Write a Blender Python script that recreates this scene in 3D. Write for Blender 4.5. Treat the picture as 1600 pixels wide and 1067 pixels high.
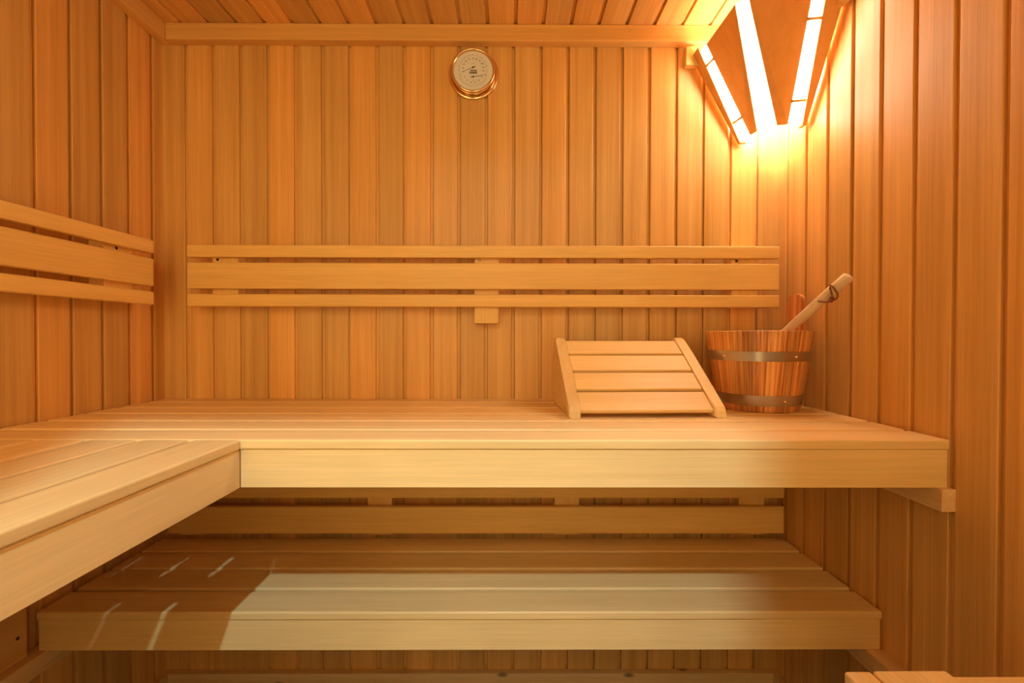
import bpy, bmesh, math, random
from mathutils import Vector, Matrix
random.seed(7)
PI = math.pi
for o in list(bpy.data.objects):
    bpy.data.objects.remove(o)
sc = bpy.context.scene
COL = sc.collection

# ------------------------------------------------------------------ camera
H = 1.16                      # eye height above the floor
F_PX = 696.3                  # focal length in pixels of a 1600 px wide frame
cam_d = bpy.data.cameras.new('camera')
cam_d.sensor_width = 36.0
cam_d.lens = 36.0 * F_PX / 1600.0
cam_d.clip_start = 0.01
cam = bpy.data.objects.new('camera', cam_d)
COL.objects.link(cam)
YAW, PITCH, ROLL = 0.0048, -0.0110, 0.0019
Rm = Matrix.Rotation(-YAW, 4, 'Z') @ Matrix.Rotation(PITCH, 4, 'X') @ Matrix.Rotation(PI/2, 4, 'X') @ Matrix.Rotation(ROLL, 4, 'Z')
cam.matrix_world = Matrix.Translation((0, 0, H)) @ Rm
sc.camera = cam

# ------------------------------------------------------------------ world, light, exposure
w = bpy.data.worlds.new('world'); sc.world = w; w.use_nodes = True
bg = w.node_tree.nodes['Background']
bg.inputs[0].default_value = (1.0, 0.70, 0.30, 1); bg.inputs[1].default_value = 3.2  # warm background raised as frontal fill, enters by the added front openings
sc.view_settings.view_transform = 'Standard'
sc.view_settings.look = 'None'
sc.view_settings.gamma = 1.0
sc.view_settings.use_curve_mapping = False
sc.view_settings.exposure = 0.32
sc.cycles.max_bounces = 14
sc.cycles.diffuse_bounces = 9

# two ceiling spots of the hallway shine in through the open doorway behind the camera
for nm, p, aim, sz, en, co, cone in (
        ('hallway_spot', (-0.020, -0.530, H + 1.18), (-0.05, 0.9, H - 0.3), 0.018, 100, (0.52, 0.75, 0.90), 66),
        ('hallway_spot', (-0.110, -1.250, H + 1.18), (0.0, 1.3, H - 0.3), 0.03, 11, (0.80, 0.85, 0.80), 40)):
    ld = bpy.data.lights.new(nm, 'SPOT'); ld.shadow_soft_size = sz; ld.energy = en; ld.color = co
    ld.spot_size = math.radians(cone); ld.spot_blend = 0.15
    lo = bpy.data.objects.new(nm, ld); COL.objects.link(lo); lo.location = p
    lo.rotation_euler = (Vector(aim) - Vector(p)).to_track_quat('-Z', 'Y').to_euler()
BULB_STRENGTH = 140.0
BULB_COLOR = (1.0, 0.92, 0.95)
DIFF_STRENGTH = 34.0

# ------------------------------------------------------------------ materials
def wood(name, dark, light, axis='X', across=60, along=1.2, contrast=0.5, rough=0.5, pitch=None, off=0.0,
         pl_axis=None, pl_var=0.25, fine=0.10, polar=False, knots=False, coat=0.0, rnd=0.12, bump=0.08, pinks=None, spec=0.4):
    m = bpy.data.materials.new(name); m.use_nodes = True
    nt = m.node_tree; N = nt.nodes; L = nt.links
    bs = N['Principled BSDF']
    tc = N.new('ShaderNodeTexCoord'); oi = N.new('ShaderNodeObjectInfo')
    src = tc.outputs['Object']
    def math_(op, a, b=None, c=None):
        n = N.new('ShaderNodeMath'); n.operation = op
        for i, v in enumerate((a, b, c)):
            if v is None: continue
            if isinstance(v, (int, float)): n.inputs[i].default_value = v
            else: L.new(v, n.inputs[i])
        return n.outputs[0]
    sep = N.new('ShaderNodeSeparateXYZ'); L.new(src, sep.inputs[0])
    ox, oy, oz = sep.outputs
    if polar:
        ang = math_('ARCTAN2', oy, ox)
        ox = math_('MULTIPLY', ang, 0.12); oy = math_('MULTIPLY', math_('ADD', ang, 0.0), 0.0)
    if pitch:
        pa = {'X': ox, 'Y': oy, 'Z': oz}[pl_axis]
        idx = math_('FLOOR', math_('DIVIDE', math_('SUBTRACT', pa, off), pitch))
    else:
        idx = math_('MULTIPLY', oi.outputs['Random'], 1.0)
    wn = N.new('ShaderNodeTexWhiteNoise'); wn.noise_dimensions = '2D'
    cmb = N.new('ShaderNodeCombineXYZ'); L.new(idx, cmb.inputs[0]); L.new(oi.outputs['Random'], cmb.inputs[1])
    L.new(cmb.outputs[0], wn.inputs['Vector'])
    r1 = wn.outputs['Value']; sepc = N.new('ShaderNodeSeparateColor'); L.new(wn.outputs['Color'], sepc.inputs[0])
    # grain coordinates
    v = N.new('ShaderNodeCombineXYZ')
    L.new(math_('ADD', ox, math_('MULTIPLY', r1, 13.0)), v.inputs[0])
    L.new(math_('ADD', oy, math_('MULTIPLY', sepc.outputs[1], 17.0)), v.inputs[1])
    L.new(math_('ADD', oz, math_('MULTIPLY', sepc.outputs[2], 11.0)), v.inputs[2])
    def mapped(ac, al):
        mp = N.new('ShaderNodeMapping'); s = [ac, ac, ac]; s['XYZ'.index(axis)] = al
        mp.inputs['Scale'].default_value = s; L.new(v.outputs[0], mp.inputs['Vector']); return mp.outputs[0]
    def noise(vec, detail=3, dist=0.0, ro=0.5):
        n = N.new('ShaderNodeTexNoise'); n.inputs['Scale'].default_value = 1.0
        n.inputs['Detail'].default_value = detail; n.inputs['Distortion'].default_value = dist
        n.inputs['Roughness'].default_value = ro; L.new(vec, n.inputs['Vector']); return n.outputs['Fac']
    n1 = noise(mapped(across, along), 4, 0.3, 0.6)
    n2 = noise(mapped(across*7, along*9), 2, 0, 0.6)
    n3 = noise(mapped(5, 2.2), 2)
    def rng(x, a, b, c, d):
        n = N.new('ShaderNodeMapRange'); L.new(x, n.inputs[0])
        for i, q in enumerate((a, b, c, d)): n.inputs[i+1].default_value = q
        return n.outputs[0]
    fac = rng(n1, 0.5-0.25/contrast*0.5, 0.5+0.25/contrast*0.5, 0, 1)
    mix = N.new('ShaderNodeMix'); mix.data_type = 'RGBA'
    L.new(fac, mix.inputs[0]); mix.inputs[6].default_value = (*dark, 1); mix.inputs[7].default_value = (*light, 1)
    col = mix.outputs[2]
    if pinks:
        mx = N.new('ShaderNodeMix'); mx.data_type = 'RGBA'; mx.blend_type = 'MULTIPLY'
        L.new(rng(sepc.outputs[0], 0.35, 1.0, 0, 1), mx.inputs[0]); L.new(col, mx.inputs[6]); mx.inputs[7].default_value = (*pinks, 1)
        col = mx.outputs[2]
    var = pl_var if pitch else rnd
    val = math_('MULTIPLY', rng(r1, 0, 1, 1-var, 1+var*0.35), rng(n3, 0.3, 0.7, 0.93, 1.05))
    val = math_('MULTIPLY', val, rng(n2, 0.3, 0.7, 1-fine, 1+fine))
    if knots:
        vo = N.new('ShaderNodeTexVoronoi'); mp = N.new('ShaderNodeMapping'); s = [14, 14, 14]; s['XYZ'.index(axis)] = 6
        mp.inputs['Scale'].default_value = s; L.new(v.outputs[0], mp.inputs['Vector']); L.new(mp.outputs[0], vo.inputs['Vector'])
        vo.inputs['Scale'].default_value = 1.0
        val = math_('MULTIPLY', val, rng(vo.outputs['Distance'], 0.04, 0.13, 0.3, 1.0))
    vc = N.new('ShaderNodeVectorMath'); vc.operation = 'SCALE'; L.new(col, vc.inputs[0]); L.new(val, vc.inputs[3])
    L.new(vc.outputs[0], bs.inputs['Base Color'])
    bs.inputs['Roughness'].default_value = rough
    bs.inputs['Specular IOR Level'].default_value = spec
    bp = N.new('ShaderNodeBump'); bp.inputs['Strength'].default_value = bump; bp.inputs['Distance'].default_value = 0.002
    L.new(math_('ADD', n1, n2), bp.inputs['Height']); L.new(bp.outputs[0], bs.inputs['Normal'])
    return m
def plain(name, c, rough=0.5, metal=0.0, emit=None, es=0.0, noise_s=0.0, noise_a=0.0):
    m = bpy.data.materials.new(name); m.use_nodes = True
    nt = m.node_tree; bs = nt.nodes['Principled BSDF']
    bs.inputs['Base Color'].default_value = (*c, 1); bs.inputs['Roughness'].default_value = rough; bs.inputs['Metallic'].default_value = metal
    if emit: bs.inputs['Emission Color'].default_value = (*emit, 1); bs.inputs['Emission Strength'].default_value = es
    if noise_a:
        tc = nt.nodes.new('ShaderNodeTexCoord'); n = nt.nodes.new('ShaderNodeTexNoise'); n.inputs['Scale'].default_value = noise_s
        mr = nt.nodes.new('ShaderNodeMapRange'); mr.inputs[3].default_value = rough-noise_a; mr.inputs[4].default_value = rough+noise_a
        nt.links.new(tc.outputs['Object'], n.inputs['Vector']); nt.links.new(n.outputs['Fac'], mr.inputs[0]); nt.links.new(mr.outputs[0], bs.inputs['Roughness'])
    return m

PT = 0.085                    # board pitch of the panelling
X0 = -1.0104                  # a groove of the rear wall
WD, WL, PK = (0.63, 0.335, 0.080), (0.87, 0.555, 0.185), (0.96, 0.87, 0.78)
M = {}
M['wall_back'] = wood('panelling_rear', WD, WL, 'Z', 42, 0.55, 0.45, 0.42, PT, X0, 'X', 0.22, 0.07, pinks=PK)
M['wall_left'] = wood('panelling_left', WD, WL, 'Z', 42, 0.55, 0.45, 0.42, 0.0836, 1.3565-0.0836*4-0.0836*10, 'Y', 0.28, 0.07, pinks=PK)
M['wall_right'] = wood('panelling_right', WD, WL, 'Z', 42, 0.55, 0.45, 0.42, 0.0857, 1.1905-0.0857*18, 'Y', 0.22, 0.07, pinks=PK)
M['ceiling'] = wood('panelling_ceiling', WD, WL, 'Y', 42, 0.55, 0.45, 0.42, PT, -0.750, 'X', 0.28, 0.07, pinks=PK)
M['trim_x'] = wood('trim_wood_x', WD, WL, 'X', 45, 0.6, 0.4, 0.42, fine=0.06)
M['trim_y'] = wood('trim_wood_y', WD, WL, 'Y', 45, 0.6, 0.4, 0.42, fine=0.06)
BD, BL = (0.76, 0.50, 0.17), (0.90, 0.67, 0.30)
for ax in 'XYZ':
    M['bench_'+ax] = wood('pale_bench_wood_'+ax.lower(), BD, BL, ax, 36, 0.7, 0.30, 0.46, fine=0.05, rnd=0.09, bump=0.06)
    M['pine_'+ax] = wood('pine_lath_wood_'+ax.lower(), (0.68, 0.43, 0.17), (0.86, 0.62, 0.30), ax, 40, 1.0, 0.5, 0.55, fine=0.08, rnd=0.08, knots=True)
    M['rest_'+ax] = wood('backrest_wood_'+ax.lower(), (0.76, 0.46, 0.12), (0.90, 0.62, 0.21), ax, 34, 0.8, 0.35, 0.46, fine=0.06, rnd=0.08, bump=0.06)
M['stave'] = wood('larch_stave_wood', (0.40, 0.115, 0.022), (0.90, 0.47, 0.15), 'Z', 210, 3.2, 0.85, 0.42, 0.0314, 0, 'X', 0.30, 0.10, polar=True)
M['ear'] = wood('larch_ear_wood', (0.45, 0.14, 0.03), (0.85, 0.40, 0.12), 'Z', 120, 3, 0.55, 0.45)
M['handle'] = wood('pale_handle_wood', (0.74, 0.56, 0.32), (0.88, 0.72, 0.48), 'X', 60, 2, 0.3, 0.5)
M['shade'] = wood('lamp_slat_wood', (0.70, 0.36, 0.11), (0.86, 0.47, 0.15), 'Z', 36, 0.8, 0.4, 0.45, fine=0.03)
M['steel'] = plain('brushed_steel', (0.52, 0.47, 0.42), 0.28, 1.0)
M['brass'] = plain('polished_brass', (0.83, 0.62, 0.36), 0.16, 1.0)
M['dial'] = plain('dial_paper', (0.95, 0.91, 0.84), 0.5)
M['ink'] = plain('dial_ink', (0.05, 0.025, 0.02), 0.6)
M['inkgrey'] = plain('dial_ink_grey', (0.30, 0.21, 0.17), 0.6)
M['inkred'] = plain('dial_ink_red', (0.75, 0.33, 0.24), 0.6)
M['rivet'] = plain('brass_rivet', (0.85, 0.65, 0.4), 0.22, 1.0)
M['screw'] = plain('screw_steel', (0.6, 0.55, 0.5), 0.3, 1.0)
M['hole'] = plain('screw_hole', (0.03, 0.015, 0.008), 0.9)
M['leather'] = plain('brown_leather', (0.22, 0.075, 0.025), 0.55)
M['tile'] = plain('dark_floor_tile', (0.10, 0.085, 0.07), 0.5, noise_s=20, noise_a=0.1)
M['diff'] = plain('opal_diffuser', (0.9, 0.85, 0.75), 0.4, emit=(1.0, 0.86, 0.68), es=DIFF_STRENGTH)
M['bulb'] = plain('bulb_glass', (1, 1, 1), 0.4, emit=BULB_COLOR, es=BULB_STRENGTH)
mg = bpy.data.materials.new('clear_glass'); mg.use_nodes = True
_n = mg.node_tree; _n.nodes.remove(_n.nodes['Principled BSDF'])
_t = _n.nodes.new('ShaderNodeBsdfTransparent'); _g = _n.nodes.new('ShaderNodeBsdfGlossy'); _g.inputs['Roughness'].default_value = 0.03
_x = _n.nodes.new('ShaderNodeMixShader'); _f = _n.nodes.new('ShaderNodeFresnel'); _f.inputs['IOR'].default_value = 1.45
_n.links.new(_f.outputs[0], _x.inputs[0]); _n.links.new(_t.outputs[0], _x.inputs[1]); _n.links.new(_g.outputs[0], _x.inputs[2])
_n.links.new(_x.outputs[0], _n.nodes['Material Output'].inputs['Surface'])
M['glass'] = mg

# ------------------------------------------------------------------ helpers
def W(x, y, z): return Vector((x, y, z + H))       # coordinates are measured from eye level
def link(name, bm, mat, parent=None, loc=(0, 0, 0), smooth=False):
    me = bpy.data.meshes.new(name); bmesh.ops.recalc_face_normals(bm, faces=bm.faces); bm.to_mesh(me); bm.free()
    o = bpy.data.objects.new(name, me); COL.objects.link(o)
    me.materials.append(mat)
    if smooth:
        for p in me.polygons: p.use_smooth = True
    if parent is not None:
        o.parent = parent; loc = Vector(loc) - world_loc(parent)
    o.location = loc
    return o
def world_loc(o):
    v = Vector(o.location)
    while o.parent: o = o.parent; v += Vector(o.location)
    return v
def thing(name, label, cat, loc, group=None):
    o = bpy.data.objects.new(name, None); COL.objects.link(o); o.location = loc; o.empty_display_size = 0.05
    o['label'] = label; o['category'] = cat
    if group: o['group'] = group
    return o
def tag(o, label, cat, group=None):
    o['label'] = label; o['category'] = cat
    if group: o['group'] = group
    return o
def struct(o): o['kind'] = 'structure'; return o
def box_bm(sx, sy, sz, bev=0.0, seg=3):
    bm = bmesh.new(); bmesh.ops.create_cube(bm, size=1.0)
    for v in bm.verts: v.co = Vector((v.co.x*sx, v.co.y*sy, v.co.z*sz))
    if bev: bmesh.ops.bevel(bm, geom=list(bm.edges), offset=bev, segments=seg, profile=0.5, affect='EDGES')
    return bm
def box(name, x0, x1, y0, y1, z0, z1, mat, parent=None, bev=0.003, seg=3):
    o = link(name, box_bm(x1-x0, y1-y0, z1-z0, bev, seg), mat, parent, W((x0+x1)/2, (y0+y1)/2, (z0+z1)/2))
    if bev:
        for p in o.data.polygons: p.use_smooth = True
        try:
            with bpy.context.temp_override(object=o): pass
        except Exception: pass
        md = o.modifiers.new('wn', 'WEIGHTED_NORMAL'); md.keep_sharp = True
    return o
def prism_bm(pts, h0, h1, axis='Z'):
    """closed prism over a 2-D outline; axis = extrusion axis; pts in the two other axes (cyclic order kept XY, XZ or YZ)"""
    bm = bmesh.new()
    def mk(p, h):
        return {'Z': (p[0], p[1], h), 'Y': (p[0], h, p[1]), 'X': (h, p[0], p[1])}[axis]
    a = [bm.verts.new(mk(p, h0)) for p in pts]; b = [bm.verts.new(mk(p, h1)) for p in pts]
    n = len(pts)
    for i in range(n): bm.faces.new((a[i], a[(i+1) % n], b[(i+1) % n], b[i]))
    bm.faces.new(a[::-1]); bm.faces.new(b)
    return bm
def cyl_bm(r1, r2, h, seg=32, axis='Z', bm=None, mat=None):
    bm2 = bm or bmesh.new()
    R = {'Z': Matrix(), 'Y': Matrix.Rotation(PI/2, 4, 'X'), 'X': Matrix.Rotation(PI/2, 4, 'Y')}[axis]
    bmesh.ops.create_cone(bm2, cap_ends=True, segments=seg, radius1=r1, radius2=r2, depth=h, matrix=(mat or Matrix()) @ R)
    return bm2
def lathe_bm(prof, seg=64, axis='Z', closed=False):
    bm = bmesh.new(); rings = []
    for r, h in prof:
        ring = []
        for i in range(seg):
            a = 2*PI*i/seg; c, s = r*math.cos(a), r*math.sin(a)
            ring.append(bm.verts.new((c, s, h) if axis == 'Z' else (c, -h, s)))
        rings.append(ring)
    for k in range(len(rings)-1 + (1 if closed else 0)):
        A, B = rings[k], rings[(k+1) % len(rings)]
        for i in range(seg): bm.faces.new((A[i], A[(i+1) % seg], B[(i+1) % seg], B[i]))
    return bm
def tube_bm(pts, r, seg=10, rz=None):
    bm = bmesh.new(); rings = []
    pts = [Vector(p) for p in pts]
    up = Vector((0, 0, 1))
    for i, p in enumerate(pts):
        t = (pts[min(i+1, len(pts)-1)] - pts[max(i-1, 0)]).normalized()
        s = t.cross(up); s = s.normalized() if s.length > 1e-4 else Vector((1, 0, 0)); u = s.cross(t).normalized()
        rr = r[i] if isinstance(r, (list, tuple)) else r
        ra, rb = rr if isinstance(rr, tuple) else (rr, rr)
        rings.append([bm.verts.new(p + s*ra*math.cos(2*PI*k/seg) + u*rb*math.sin(2*PI*k/seg)) for k in range(seg)])
    for a, b in zip(rings, rings[1:]):
        for k in range(seg): bm.faces.new((a[k], a[(k+1) % seg], b[(k+1) % seg], b[k]))
    bm.faces.new(rings[0][::-1]); bm.faces.new(rings[-1])
    return bm

# ------------------------------------------------------------------ the room
XL, XR, YB, YF = -1.0817, 0.8472, 1.4012, -0.25
ZF, ZT = -H, 0.9545
TH = 0.035
def panel_profile(a, b, grooves):
    """tongue and groove section along one axis: list of (pos, depth)"""
    out = [(a, 0.0)]
    for g in sorted(grooves):
        if g-0.008 < a or g+0.008 > b: continue
        out += [(g-0.0070, 0), (g-0.0054, -0.0012), (g-0.0046, -0.0062), (g+0.0036, -0.0066), (g+0.0038, -0.0120),
                (g+0.0050, -0.0120), (g+0.0054, -0.0012), (g+0.0068, 0)]
    out += [(b, 0), (b, -TH), (a, -TH)]
    return out
def grooves(a, b, g0, p):
    k = math.ceil((a-g0)/p); r = []
    while g0+k*p < b: r.append(g0+k*p); k += 1
    return r
ZW = -1.083                    # panelling stops just behind the skirting lath
pr = panel_profile(XL-TH, XR+TH, grooves(XL+.012, XR-.012, X0, PT))
struct(link('wall_back', prism_bm([(p, YB-d) for p, d in pr], H+ZW, H+ZT+TH, 'Z'), M['wall_back']))
pr = panel_profile(YF, YB, grooves(YF, YB-.012, 1.3565-0.0836*20, 0.0836))
struct(link('wall_left', prism_bm([(XL+d, p) for p, d in pr], H+ZW, H+ZT+TH, 'Z'), M['wall_left']))
pr = panel_profile(YF, YB, grooves(YF, YB-.012, 1.1905-0.0857*20, 0.0857))
struct(link('wall_right', prism_bm([(XR-d, p) for p, d in pr], H+ZW, H+ZT+TH, 'Z'), M['wall_right']))
pr = panel_profile(XL-TH, XR+TH, grooves(XL+.01, XR-.01, -0.750-PT*6, PT))
struct(link('ceiling', prism_bm([(p, H+ZT-d) for p, d in pr], YF, YB+TH, 'Y'), M['ceiling']))
struct(box('floor', XL-.15, XR+.15, -2.2, YB+.15, ZF-.05, ZF, M['tile'], bev=0))
# wall foot below the panelling; dark tile colour stands for its shadowed gap
struct(box('trim_1', XL-TH, XR+TH, YB+.004, YB+TH, ZF, ZW, M['tile'], bev=0))
struct(box('trim_2', XL-TH, XL-.004, YF, YB+.004, ZF, ZW, M['tile'], bev=0))
struct(box('trim_3', XR+.004, XR+TH, YF, YB+.004, ZF, ZW, M['tile'], bev=0))
# skirting laths
struct(box('baseboard_back', XL, XR, YB-.020, YB, -1.086, -1.053, M['pine_X'], bev=.0015))
struct(box('baseboard_left', XL, XL+.020, YF, YB-.0205, -1.086, -1.053, M['pine_Y'], bev=.0015))
struct(box('baseboard_right', XR-.020, XR, YF, YB-.0205, -1.086, -1.053, M['pine_Y'], bev=.0015))
# cornice laths under the ceiling
struct(box('trim_4', XL+.0305, XR-.0305, YB-.030, YB, .9036, ZT-.0005, M['trim_x'], bev=.002))
struct(box('trim_5', XL, XL+.030, YF, YB, .9036, ZT-.0005, M['trim_y'], bev=.002))
struct(box('trim_6', XR-.030, XR, YF, YB, .9036, ZT-.0005, M['trim_y'], bev=.002))
# unseen front wall; its narrow doorway is cut to shape the hall light
DX0, DX1, DZ = -0.180, 0.083, 0.9505
FILLX = ((XL+.03, -.42), (.54, XR-.03)); WZ0, WZ1 = -.26, .86  # side openings added to let the warm fill in
def rects(x0, x1, z0, z1, holes):
    """boxes filling a wall rectangle around its openings"""
    xs = sorted({x0, x1, *[h[0] for h in holes], *[h[1] for h in holes]}); zs = sorted({z0, z1, *[h[2] for h in holes], *[h[3] for h in holes]})
    bm = bmesh.new()
    for a, b in zip(xs, xs[1:]):
        for c, d in zip(zs, zs[1:]):
            mx, mz = (a+b)/2, (c+d)/2
            if any(h[0] < mx < h[1] and h[2] < mz < h[3] for h in holes): continue
            bmesh.ops.create_cube(bm, size=1.0, matrix=Matrix.Translation((mx, YF-.010, H+mz)) @ Matrix.Diagonal((b-a, .02, d-c, 1)))
    return bm
holes = [(DX0, DX1, ZF, DZ)] + [(a, b, WZ0, WZ1) for a, b in FILLX]
struct(link('wall_front', rects(XL-TH, XR+TH, ZF, ZT+TH, holes), M['trim_x']))
for i, (a, b) in enumerate(FILLX):
    struct(box('fill_pane_%d' % (i+1), a, b, YF-.013, YF-.008, WZ0, WZ1, M['glass'], bev=0))  # unseen panes, added with their openings for the fill light

# ------------------------------------------------------------------ benches
SP = 0.0973; SW = 0.0855; ST = 0.0200
ZU = -0.1955; ZS = -0.2145; ZB = -0.2881
XF = -0.5086; YU = 0.8431
b1 = thing('sauna_bench', 'long pale upper bench along the rear wall, headrest and bucket on it', 'bench', W(0, 1.12, ZB))
for k in range(6):
    y0 = YU + k*SP; y1 = min(y0+SW, YB-.001)
    box('slat', XL+.006, XR-.006, y0, y1, ZU-ST, ZU, M['bench_X'], b1, .0045, 4)
box('fascia', XF-.0028, XR-.009, YU+.003, YU+.027, ZB, ZS-.0008, M['bench_X'], b1, .0012, 2)
for x in (-0.75, -0.15, 0.35):
    box('crossbar', x-.02, x+.02, YU+.028, YB-.03, ZB+.014, ZU-ST-.0003, M['bench_Y'], b1, .001, 1)
b2 = thing('sauna_bench', 'pale upper bench along the left wall, running toward the viewer', 'bench', W(-.8, .25, ZB))
for k in range(6):
    x1 = XF - k*SP; x0 = max(x1-SW, XL+.003)
    box('slat', x0, x1, YF+.004, YU-.0012, ZU-ST, ZU, M['bench_Y'], b2, .0045, 4)
box('fascia', XF-.027, XF-.003, YF+.004, YU+.0025, ZB, ZS-.0008, M['bench_Y'], b2, .0012, 2)
for y in (0.75, 0.2, -0.2):
    box('crossbar', XL+.03, XF-.028, y-.02, y+.02, ZB+.014, ZU-ST-.0003, M['bench_X'], b2, .001, 1)
ZL = -0.6195; YL = 0.9958; SPL = 0.0953; ZLS = -0.6375; ZLB = -0.7080
b3 = thing('sauna_bench', 'lower wooden bench in the shade below the upper one', 'bench', W(0, 1.18, ZLB))
for k in range(4):
    y0 = YL + k*SPL
    box('slat', -1.0612, .8437, y0, y0+.0835, ZL-.0195, ZL, M['bench_X'], b3, .0045, 4)
box('fascia', -1.0575, .8410, YL+.003, YL+.027, ZLB, ZLS-.0006, M['bench_X'], b3, .0012, 2)
for x in (-0.6, 0.0, 0.5):
    box('crossbar', x-.02, x+.02, YL+.028, YL+.36, ZLB+.014, ZL-.0197, M['bench_Y'], b3, .001, 1)

# bearers screwed to the walls
def bearer(name, x0, x1, y0, y1, z0, z1, label, holes, side):
    t = thing(name, label, 'rail', W((x0+x1)/2, (y0+y1)/2, z0), 'bench bearers on the side walls')
    box('lath', x0, x1, y0, y1, z0, z1, M['pine_Y'], t, .0012, 2)
    for y in holes:
        xx = x0 if side < 0 else x1
        link('screw_hole', cyl_bm(.0042, .0042, .0012, 14, 'X'), M['hole'], t, W(xx + side*.0004, y, z0+.024))
    return t
bearer('bench_bearer', XR-.0270, XR-.0002, .838, YB-.001, ZB-.0438, ZB-.0005, 'pine bearer on the right wall carrying the upper bench', [.93, 1.2], -1)
bearer('bench_bearer', XR-.0390, XR-.0002, YF+.01, YB-.021, ZLB-.0430, ZLB-.0005, 'pine bearer low on the right wall under the lower bench end', [.75, 1.1], -1)
bearer('bench_bearer', XL+.0002, XL+.0410, YF+.01, YB-.021, ZLB-.0430, ZLB-.0005, 'pine bearer low on the left wall under the lower bench end', [.80, .905, 1.15], 1)
bearer('bench_bearer', XL+.0002, XL+.0270, YF+.01, YB-.001, ZB-.0438, ZB-.0005, 'pine bearer on the left wall carrying the side bench', [.6, 1.1], 1)
bp = thing('side_board', 'dark upright wooden board on the left wall under the side bench', 'board', W(XL+.01, .6, ZLB))
box('panel', XL+.0005, XL+.0180, .30, .9815, ZLB+.0002, ZB-.046, M['trim_y'], bp, .001, 1)
for z in (-.655, -.40):
    link('screw_hole', cyl_bm(.0035, .0035, .001, 14, 'X'), M['hole'], bp, W(XL+.0182, .962, z))

# ------------------------------------------------------------------ backrests
def screw(parent, x, y, z, axis='Y', mat='screw', r=.0042):
    bm = lathe_bm([(0.0001, .0016), (r*.55, .0014), (r, .0002), (r, -.001)], 20, 'Y')
    if axis == 'X': bmesh.ops.rotate(bm, verts=bm.verts, cent=(0, 0, 0), matrix=Matrix.Rotation(PI/2, 3, 'Z'))
    return link('screw', bm, M[mat], parent, W(x, y, z), True)
YBF = YB - .0610; BT = .020
r1 = thing('backrest_panel', 'three-board backrest on the rear wall between dial and headrest', 'backrest', W(-.1, YB-.03, .09))
zs = [(.2362, .2735), (.1418, .2204), (.0888, .1263)]
X1, X2 = -.9680, .8130
for z0, z1 in zs:
    box('board', X1, X2, YBF, YBF+BT, z0, z1, M['rest_X'], r1, .0035, 3)
for x0, x1, z0 in ((-.9040, -.8260, .095), (-.1080, -.0340, .0400), (.6760, .7580, .095)):
    bt = box('batten', x0, x1, YBF+BT+.0002, YB-.0002, z0, .2690, M['rest_Z'], r1, .002, 2)
    screw(bt, x0+.016, YBF+BT+.0002, .2320, mat='screw' if x0 == -.1080 else 'hole')
r2 = thing('backrest_panel', 'three-board backrest on the left wall above the side bench', 'backrest', W(XL+.03, .55, .09))
XBF = XL + .0610
for z0, z1 in zs:
    box('board', XBF-BT, XBF, YF+.05, 1.2850, z0, z1, M['rest_Y'], r2, .0035, 3)
for y0, y1 in ((1.150, 1.236), (.45, .53), (-.2, -.12)):
    bt = box('batten', XL+.0002, XBF-BT-.0002, y0, y1, .095, .2690, M['rest_Z'], r2, .002, 2)
    screw(bt, XBF-BT-.0002, y0+.036, .2320, 'X', 'hole')
r3 = thing('backrest_panel', 'dim lower backrest on the rear wall behind the lower bench', 'backrest', W(-.1, YB-.03, -.6))
for z0, z1 in ((-.4880, -.4500), (-.5962, -.5145)):
    box('board', -1.0300, .8330, YBF, YBF+BT, z0, z1, M['rest_X'], r3, .0035, 3)
for x0, x1 in ((-1.008, -.930), (-.4350, -.3600), (.1380, .2140), (.7050, .7830)):
    box('batten', x0, x1, YBF+BT+.0002, YB-.0002, -.6080, -.4520, M['rest_Z'], r3, .002, 2)

# ------------------------------------------------------------------ round dial
g = thing('sauna_dial', 'round brass thermometer and hygrometer hanging on the rear wall', 'thermometer', W(-.1145, YB, .815))
gx, gz = -.1145, .8150
link('flange', lathe_bm([(.0600, .0005), (.0765, .0005), (.0775, .003), (.0755, .0060), (.0705, .0065), (.0660, .0045), (.0600, .0040)], 72, 'Y'), M['brass'], g, W(gx, YB, gz), True)
link('case', lathe_bm([(.0001, .001), (.0655, .001), (.0655, .020), (.0640, .0215), (.0001, .0215)], 72, 'Y'), M['brass'], g, W(gx, YB, gz), True)
link('bezel', lathe_bm([(.0600, .0216), (.0655, .0205), (.0685, .0235), (.0675, .0290), (.0640, .0310), (.0612, .0290), (.0600, .0225)], 72, 'Y', True), M['brass'], g, W(gx, YB, gz), True)
dy = YB - .0225
dial = link('dial', cyl_bm(.0605, .0605, .0012, 64, 'Y'), M['dial'], g, W(gx, dy+.0006, gz))
def dial_bm(items):
    bm = bmesh.new()
    for (x, z, sx, sz, a) in items:
        mt = Matrix.Translation((x, 0, z)) @ Matrix.Rotation(-a, 4, 'Y') @ Matrix.Diagonal((sx, .0003, sz, 1))
        bmesh.ops.create_cube(bm, size=1.0, matrix=mt)
    return bm
ticks_g, ticks_r = [], []
for i in range(49):
    a = math.radians(205 - i*230/48)
    R0 = .0420 if i % 4 else .0435
    ln = .0030 if i % 4 else .0060
    (ticks_r if 0.52 < i/48 < 0.80 else ticks_g).append((R0*math.cos(a), .006+R0*math.sin(a), ln, .0006 if i % 4 else .0009, a))
for i in range(31):
    a = math.radians(190 + i*160/30)
    R0 = .0400
    ticks_g.append((R0*math.cos(a), -.012+R0*.8*math.sin(a), .0030 if i % 3 else .0050, .0007, a))
link('scale_marks', dial_bm(ticks_g), M['inkgrey'], dial, W(gx, dy-.0002, gz))
link('scale_marks', dial_bm(ticks_r), M['inkred'], dial, W(gx, dy-.0002, gz))
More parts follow.
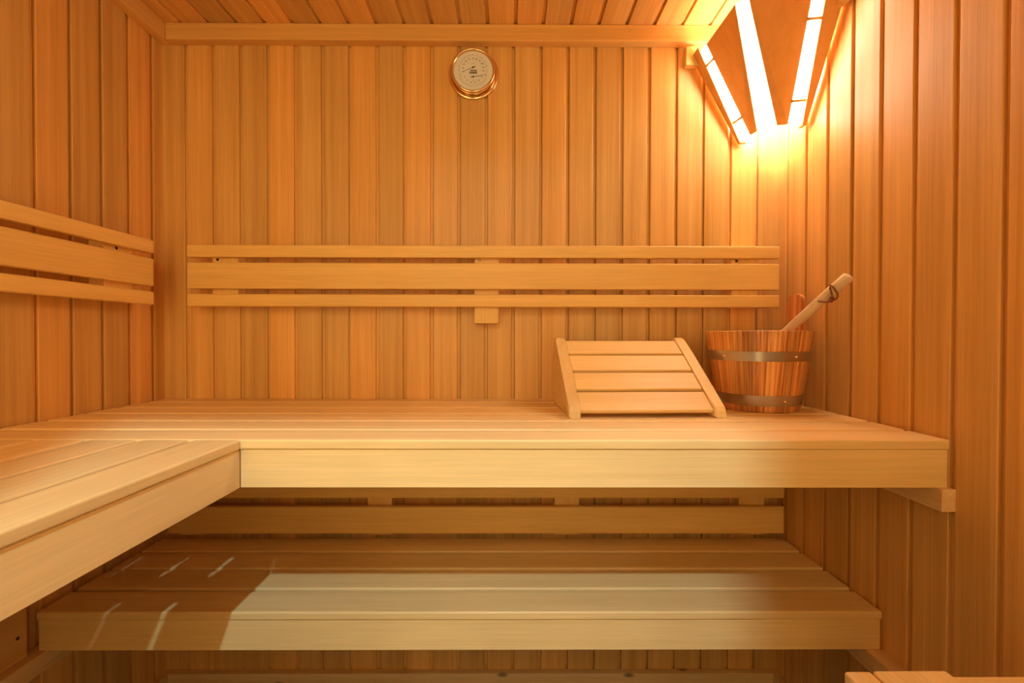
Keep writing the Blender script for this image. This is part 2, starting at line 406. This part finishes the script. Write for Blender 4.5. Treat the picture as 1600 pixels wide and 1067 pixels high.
def text_obj(name, s, size, x, z, mat, parent):
    cu = bpy.data.curves.new(name, 'FONT'); cu.body = s; cu.size = size; cu.extrude = .00012; cu.align_x = 'CENTER'; cu.align_y = 'CENTER'
    t = bpy.data.objects.new(name, cu); COL.objects.link(t)
    dg = bpy.context.evaluated_depsgraph_get(); me = bpy.data.meshes.new_from_object(t.evaluated_get(dg))
    bpy.data.objects.remove(t)
    me.transform(Matrix.Rotation(PI/2, 4, 'X')); me.materials.clear(); me.materials.append(mat)
    o = bpy.data.objects.new(name, me); COL.objects.link(o); o.parent = parent
    o.location = W(gx+x, dy-.0003, gz+z) - world_loc(parent)
    return o
def nums(vals, R, cx, cz, a0, a1, mat, size=.0062):
    for i, s in enumerate(vals):
        a = math.radians(a0 + (a1-a0)*i/(len(vals)-1))
        text_obj('numeral', s, size, cx + R*math.cos(a), cz + R*math.sin(a), mat, dial)
nums(['20', '30', '40', '50', '60', '70', '80', '90', '100', '120', '140'], .0315, 0, .007, 196, -12, M['ink'])
nums(['0', '20', '40', '60', '80', '100'], .0270, 0, -.008, 200, 340, M['inkgrey'])
text_obj('degree_mark', '°C', .0055, 0, .0235, M['inkgrey'], dial)
text_obj('percent_mark', '%', .0060, 0, -.0285, M['inkgrey'], dial)
# small dark trapezoid emblem
bm = bmesh.new()
def quad_xz(bm, pts, th=.0003):
    a = [bm.verts.new((p[0], 0, p[1])) for p in pts]; b = [bm.verts.new((p[0], -th, p[1])) for p in pts]
    n = len(pts)
    for i in range(n): bm.faces.new((a[i], b[i], b[(i+1) % n], a[(i+1) % n]))
    bm.faces.new(a); bm.faces.new(b[::-1])
quad_xz(bm, [(-.0120, -.0060), (.0120, -.0060), (.0120, -.0028), (-.0108, -.0028)])
quad_xz(bm, [(-.0085, .0030), (.0112, .0030), (.0112, .0048), (-.0078, .0048)])
quad_xz(bm, [(-.0108, -.0028), (-.0098, -.0028), (-.0075, .0040), (-.0087, .0040)])
quad_xz(bm, [(.0108, -.0028), (.0120, -.0028), (.0112, .0040), (.0102, .0040)])
for i in range(5): quad_xz(bm, [(-.0070+i*.0034, -.0014), (-.0050+i*.0034, -.0014), (-.0048+i*.0034, .0018), (-.0066+i*.0034, .0018)])
link('emblem', bm, M['ink'], dial, W(gx, dy-.0003, gz-.001))
def needle(name, px, pz, a, ln):
    bm = bmesh.new()
    d = Vector((math.cos(a), math.sin(a))); n = Vector((-d.y, d.x))
    P = lambda s, t: (d.x*s+n.x*t, d.y*s+n.y*t)
    quad_xz(bm, [P(-.008, -.0016), P(-.003, -.0007), P(ln, -.0003), P(ln, .0003), P(-.003, .0007), P(-.008, .0016)], .0004)
    bmesh.ops.create_cone(bm, cap_ends=True, segments=20, radius1=.0026, radius2=.0026, depth=.0014, matrix=Matrix.Rotation(PI/2, 4, 'X'))
    link(name, bm, M['ink'], g, W(gx+px, dy-.0016, gz+pz))
needle('needle', -.0005, .0110, math.radians(203), .0360)
needle('needle', .0005, -.0175, math.radians(9), .0400)
link('cover_glass', cyl_bm(.0612, .0612, .0012, 48, 'Y'), M['glass'], g, W(gx, YB-.0275, gz))

# ------------------------------------------------------------------ corner lamp
lam = thing('corner_lamp', 'glowing corner lamp with tapered wooden shade under the ceiling', 'lamp', W(XR-.1, YB-.1, .608))
ZLT, ZLBm = .858, .608
def ab(a, b, z): return W(XR-a, YB-b, z)
def shell(name, tl, tr, bl, br, th, mat, inset=0.0, zt=ZLT, zb=ZLBm):
    """tapered board through four plan points (a,b); thickness towards the corner"""
    P = [ab(*tl, zt), ab(*tr, zt), ab(*br, zb), ab(*bl, zb)]
    n = (P[1]-P[0]).cross(P[3]-P[0]).normalized()
    corner = W(XR, YB, .73); c = sum(P, Vector())/4
    if (corner-c).dot(n) < 0: n = -n
    bm = bmesh.new()
    A = [bm.verts.new(p + n*inset - c) for p in P]; B = [bm.verts.new(p + n*(inset+th) - c) for p in P]
    for i in range(4): bm.faces.new((A[i], A[(i+1) % 4], B[(i+1) % 4], B[i]))
    bm.faces.new(A[::-1]); bm.faces.new(B)
    return link(name, bm, mat, lam, c)
sw = lambda p: (p[1], p[0])
s_tl, s_tr, s_bl, s_br = (.2725, .0870), (.2680, .2450), (.1235, .0530), (.1180, .0810)
shell('slat', s_tl, s_tr, s_bl, s_br, .009, M['shade'])
shell('slat', sw(s_tl), sw(s_tr), sw(s_bl), sw(s_br), .009, M['shade'])
shell('diffuser', (.2680, .2450), (.2450, .2680), (.1180, .0830), (.0830, .1180), .003, M['diff'], .004)
d_tl, d_bl = (.2770, .0600), (.1310, .0230)
shell('diffuser', d_tl, s_tl, d_bl, s_bl, .003, M['diff'], .004)
shell('diffuser', sw(d_tl), sw(s_tl), sw(d_bl), sw(s_bl), .003, M['diff'], .004)
# side battens against the two walls
def batten_ab(flip):
    f = (lambda p: (p[1], p[0])) if flip else (lambda p: p)
    rows = [(.285, .262, .058, ZLT+.010), (.137, .116, .0205, ZLBm-.008)]
    bm = bmesh.new(); V = []
    c = ab(*f((.2, .03)), .73)
    for a1, a2, b, z in rows:
        V.append([bm.verts.new(ab(*f(q), z) - c) for q in ((a1, .009), (a1, b), (a2, b), (a2, .009))])
    A, B = V
    for i in range(4): bm.faces.new((A[i], A[(i+1) % 4], B[(i+1) % 4], B[i]))
    bm.faces.new(A[::-1]); bm.faces.new(B)
    return link('side_batten', bm, M['shade'], lam, c)
batten_ab(False); batten_ab(True)
link('mount', box_bm(.040, .022, .058, .002, 2), M['bench_X'], lam, ab(.286, .012, .866))
link('mount', box_bm(.022, .040, .058, .002, 2), M['bench_X'], lam, ab(.012, .286, .866))
for fl in (False, True):
    f = (lambda p: (p[1], p[0])) if fl else (lambda p: p)
    for t in (.16, .80):
        lerp = lambda u, v: tuple(u[i]+(v[i]-u[i])*t for i in (0, 1))
        z = ZLT+(ZLBm-ZLT)*t
        p0 = ab(*f((lerp(d_tl, d_bl)[0]+.001, lerp(d_tl, d_bl)[1]-.006)), z); p1 = ab(*f((lerp(s_tl, s_bl)[0]+.001, lerp(s_tl, s_bl)[1]+.002)), z)
        c = (p0+p1)/2
        link('dowel', tube_bm([p0-c, p1-c], .0042, 12), M['shade'], lam, c, True)
bm = bmesh.new(); bmesh.ops.create_uvsphere(bm, u_segments=24, v_segments=16, radius=.026)
for v in bm.verts:
    if v.co.z < 0: v.co.z *= 1.25
link('bulb', bm, M['bulb'], lam, ab(.085, .085, .745), True)
link('socket', lathe_bm([(.0001, -.018), (.017, -.018), (.019, -.010), (.019, .016), (.0001, .016)], 24), plain('lamp_socket', (.7, .68, .62), .5), lam, ab(.085, .085, .790), True)
box('wall_plate', XR-.125, XR-.001, YB-.110, YB-.001, .806, .812, M['diff'] if False else M['shade'], lam, 0)

# ------------------------------------------------------------------ headrest
hr = thing('headrest', 'slatted wooden headrest wedge on the upper bench left of the bucket', 'headrest', W(.33, 1.2, ZU))
ROT = math.radians(2.0)
hx, hy = .1416, 1.0560
HW = .3820
def hw(x, y, z):   # headrest frame: x along the front, y to the wall, z above the bench
    c, s = math.cos(ROT), math.sin(ROT)
    return W(hx + x*c - y*s, hy + x*s + y*c, ZU + z)
prof = [(0, .0005), (.002, .017), (.008, .027), (.058, .0600), (.120, .1035), (.181, .1465), (.240, .1850), (.250, .1910), (.262, .1930), (.272, .1885),
        (.325, .108), (.325, .0005), (.090, .0005), (.084, .019), (.064, .026), (.046, .019), (.041, .0005)]
def side(x0):
    bm = prism_bm(prof, -.014, .014, 'X')
    bmesh.ops.bevel(bm, geom=[e for e in bm.edges if abs(e.verts[0].co.x-e.verts[1].co.x) < 1e-6], offset=.0025, segments=2, affect='EDGES', clamp_overlap=True)
    o = link('side_board', bm, M['bench_Y'], hr, hw(x0+.014, 0, 0)); o.rotation_euler.z = ROT
    return o
side(0); side(HW-.028)
def on_slope(y):
    for (a, za), (b, zb) in zip(prof[1:], prof[2:]):
        if a <= y <= b: return za+(zb-za)*(y-a)/(b-a)
for y0, y1 in ((.0045, .058), (.066, .120), (.128, .181), (.189, .243)):
    ya, yb = y0, y1; za, zb_ = on_slope(ya), on_slope(yb)
    ang = math.atan2(zb_-za, yb-ya); ln = math.hypot(yb-ya, zb_-za)
    bm = box_bm(HW-.056-.0006, ln, .011, .0028, 3)
    bmesh.ops.rotate(bm, verts=bm.verts, cent=(0, 0, 0), matrix=Matrix.Rotation(ang, 3, 'X'))
    cy = (ya+yb)/2 + .0085*math.sin(ang); cz = (za+zb_)/2 - .0085*math.cos(ang)
    o = link('slat', bm, M['bench_X'], hr, hw(HW/2, cy, cz)); o.rotation_euler.z = ROT
    for p in o.data.polygons: p.use_smooth = True
    o.modifiers.new('wn', 'WEIGHTED_NORMAL')
o = link('crossbar', box_bm(HW-.0566, .022, .018, .002, 2), M['bench_X'], hr, hw(HW/2, .130, .050)); o.rotation_euler.z = ROT

# ------------------------------------------------------------------ bucket and ladle
bx, by = .6870, 1.2330
RB, RT, BH = .1010, .1325, .2120
bk = thing('wooden_bucket', 'wooden stave bucket with two steel hoops in the right corner of the bench', 'bucket', W(bx, by, ZU))
def rad(z): return RB + (RT-RB)*z/BH
bm = bmesh.new(); NS = 24; sub = 6; seg = NS*sub
rows = [(.0008, 'o', -.0015), (.003, 'o', 0)] + [(BH*t, 'o', 0) for t in (.2, .4, .6, .8)] + [(BH-.003, 'o', 0), (BH, 'o', -.0025), (BH, 'i', .0020), (BH-.003, 'i', 0), (BH*.5, 'i', 0), (.022, 'i', 0)]
rings = []
for z, s, d in rows:
    ring = []
    for i in range(seg):
        a = 2*PI*i/seg
        gr = .0012 if i % sub == 0 else 0.0
        flat = rad(z)*(1/math.cos(PI/NS)*0 + 1) - gr
        r = flat + d if s == 'o' else rad(z) - .015 + d
        ring.append(bm.verts.new((r*math.cos(a), r*math.sin(a), z)))
    rings.append(ring)
for A, B in zip(rings, rings[1:]):
    for i in range(seg): bm.faces.new((A[i], A[(i+1) % seg], B[(i+1) % seg], B[i]))
bm.faces.new(rings[0][::-1]); bm.faces.new(rings[-1])
o = link('staves', bm, M['stave'], bk, W(bx, by, ZU), True)
def hoop(z0, z1):
    prof_ = [(rad(z0)+.0004, z0), (rad(z0)+.0020, z0), (rad(z1)+.0020, z1), (rad(z1)+.0004, z1)]
    return link('hoop', lathe_bm([(r, z) for r, z in prof_], 96, 'Z', True), M['steel'], bk, W(bx, by, ZU))
h1 = hoop(.1335, .1585); h2 = hoop(.0180, .0450)
for h in (h1, h2):
    for p in h.data.polygons: p.use_smooth = True
    h.modifiers.new('es', 'EDGE_SPLIT').split_angle = math.radians(40)
def rivet(par, u_px, z):
    """rivet on the hoop where it faces the given direction"""
    a = math.radians(u_px); r = rad(z)+.0020
    c = W(bx + r*math.cos(a), by + r*math.sin(a), ZU+z)
    bm = bmesh.new(); bmesh.ops.create_uvsphere(bm, u_segments=16, v_segments=10, radius=.0042)
    link('rivet', bm, M['rivet'], par, c, True)
rivet(h1, -76, .146); rivet(h1, -158, .146); rivet(h2, -84, .031)
# handle stave sticking up beside the wall
ea = math.radians(11)
pts = [(-.028, .0), (.028, 0), (.028, .085), (.024, .099), (.014, .107), (0, .110), (-.014, .107), (-.024, .099), (-.028, .085)]
bm = prism_bm([(p[0], p[1]) for p in pts], -.007, .007, 'X')
bmesh.ops.bevel(bm, geom=list(bm.edges), offset=.002, segments=2, affect='EDGES', clamp_overlap=True)
o = link('handle_stave', bm, M['ear'], bk, W(bx+(RT-.0075)*math.cos(ea), by+(RT-.0075)*math.sin(ea), ZU+BH-.004)); o.rotation_euler.z = ea

E = W(.7985, 1.050, .1420); Pm = W(.7270, 1.1700, .0080)
dirv = (E-Pm).normalized()
Bt = Pm - dirv*.150
ldl = thing('ladle', 'pale wooden ladle leaning in the bucket, leather loop on its handle', 'ladle', Bt)
L_ = (E-Bt).length
n = 14; pts = []; rs = []
for i in range(n+1):
    t = i/n
    p = Vector((L_*t, 0, .004*math.sin(PI*t*1.0)))
    rr = .0125 + .0045*t
    pts.append(p); rs.append((rr, rr*0.74))
pts.append(Vector((L_+.003, 0, 0))); rs.append((.0145, .0098))
bm = tube_bm(pts, rs, 20)
ho = link('handle', bm, M['handle'], ldl, Bt, True)
q = dirv.to_track_quat('X', 'Z'); ho.rotation_euler = q.to_euler()
bm = lathe_bm([(.0001, -.032), (.018, -.031), (.030, -.024), (.035, -.010), (.037, .004), (.034, .004), (.032, -.010), (.027, -.021), (.016, -.027), (.0001, -.028)], 32)
link('bowl', bm, M['handle'], ldl, Bt + Vector((-.012, -.002, .012)), True)
# leather thong through the handle with a knot
Kc = E - dirv*.032
side_v = dirv.cross(Vector((0, 0, 1))).normalized(); upv = side_v.cross(dirv).normalized()
if side_v.y > 0: side_v = -side_v                      # towards the viewer
loop = []
for s, u, o_ in ((-.004, .010, .004), (-.002, .008, .011), (.000, .000, .015), (-.002, -.010, .016), (-.006, -.018, .015), (-.014, -.022, .014), (-.022, -.020, .013)):
    loop.append(dirv*s + upv*u*1.15 + side_v*(o_+.005))
def smooth_path(P, k=5):
    out = []
    for i in range(len(P)-1):
        p0, p1, p2, p3 = P[max(i-1, 0)], P[i], P[i+1], P[min(i+2, len(P)-1)]
        for j in range(k):
            t = j/k
            out.append(.5*((2*p1)+(p2-p0)*t+(2*p0-5*p1+4*p2-p3)*t*t+(3*p1-p0-3*p2+p3)*t**3))
    out.append(P[-1]); return out
th = link('thong', tube_bm(smooth_path(loop), .0022, 8), M['leather'], ldl, Kc, True)
tail = [dirv*s + upv*u*1.15 + side_v*(o_+.004) for s, u, o_ in ((-.020, -.020, .013), (-.030, -.017, .014), (-.040, -.008, .013), (-.046, .001, .011))]
link('strand', tube_bm(smooth_path(tail), .0020, 8), M['leather'], th, Kc, True)
inner = [dirv*s + upv*u + side_v*(o_+.005) for s, u, o_ in ((-.006, .006, .011), (-.010, -.004, .014), (-.014, -.012, .015), (-.020, -.018, .015))]
link('strand', tube_bm(smooth_path(inner), .0020, 8), M['leather'], th, Kc, True)
knot = [dirv*(-.022+.005*math.cos(t*2.1)) + upv*(-.019+.0045*math.sin(t*3.3)) + side_v*(.019+.003*math.sin(t*2.7)) for t in [i*.5 for i in range(14)]]
link('knot', tube_bm(smooth_path(knot), .0022, 8), M['leather'], th, Kc, True)

# ------------------------------------------------------------------ heater guard rail, bottom right
GX = .005
hg = thing('heater_guard', 'pale wooden guard rail with rounded boards at the lower right', 'guard rail', W(.6, .35, ZF))
GZ = -.403
box('side_rail', .4040, .4365, -.05, .5330, GZ-.055, GZ, M['bench_Y'], hg, .004, 4)
box('top_board', .4385, .5290, -.05, .5335, GZ-.022, GZ+.0005, M['bench_Y'], hg, .004, 4)
box('rear_rail', .5295, XR-.001, .5010, .5330, GZ-.050, GZ-.0070, M['bench_X'], hg, .003, 3)
for x, y in ((.4335, .48), (.4335, -.04), (.76, .468)):
    box('post', x, x+.03, y, y+.032, ZF, GZ-.0225 if x < .5 else GZ-.0075, M['bench_Z'], hg, .002, 2)
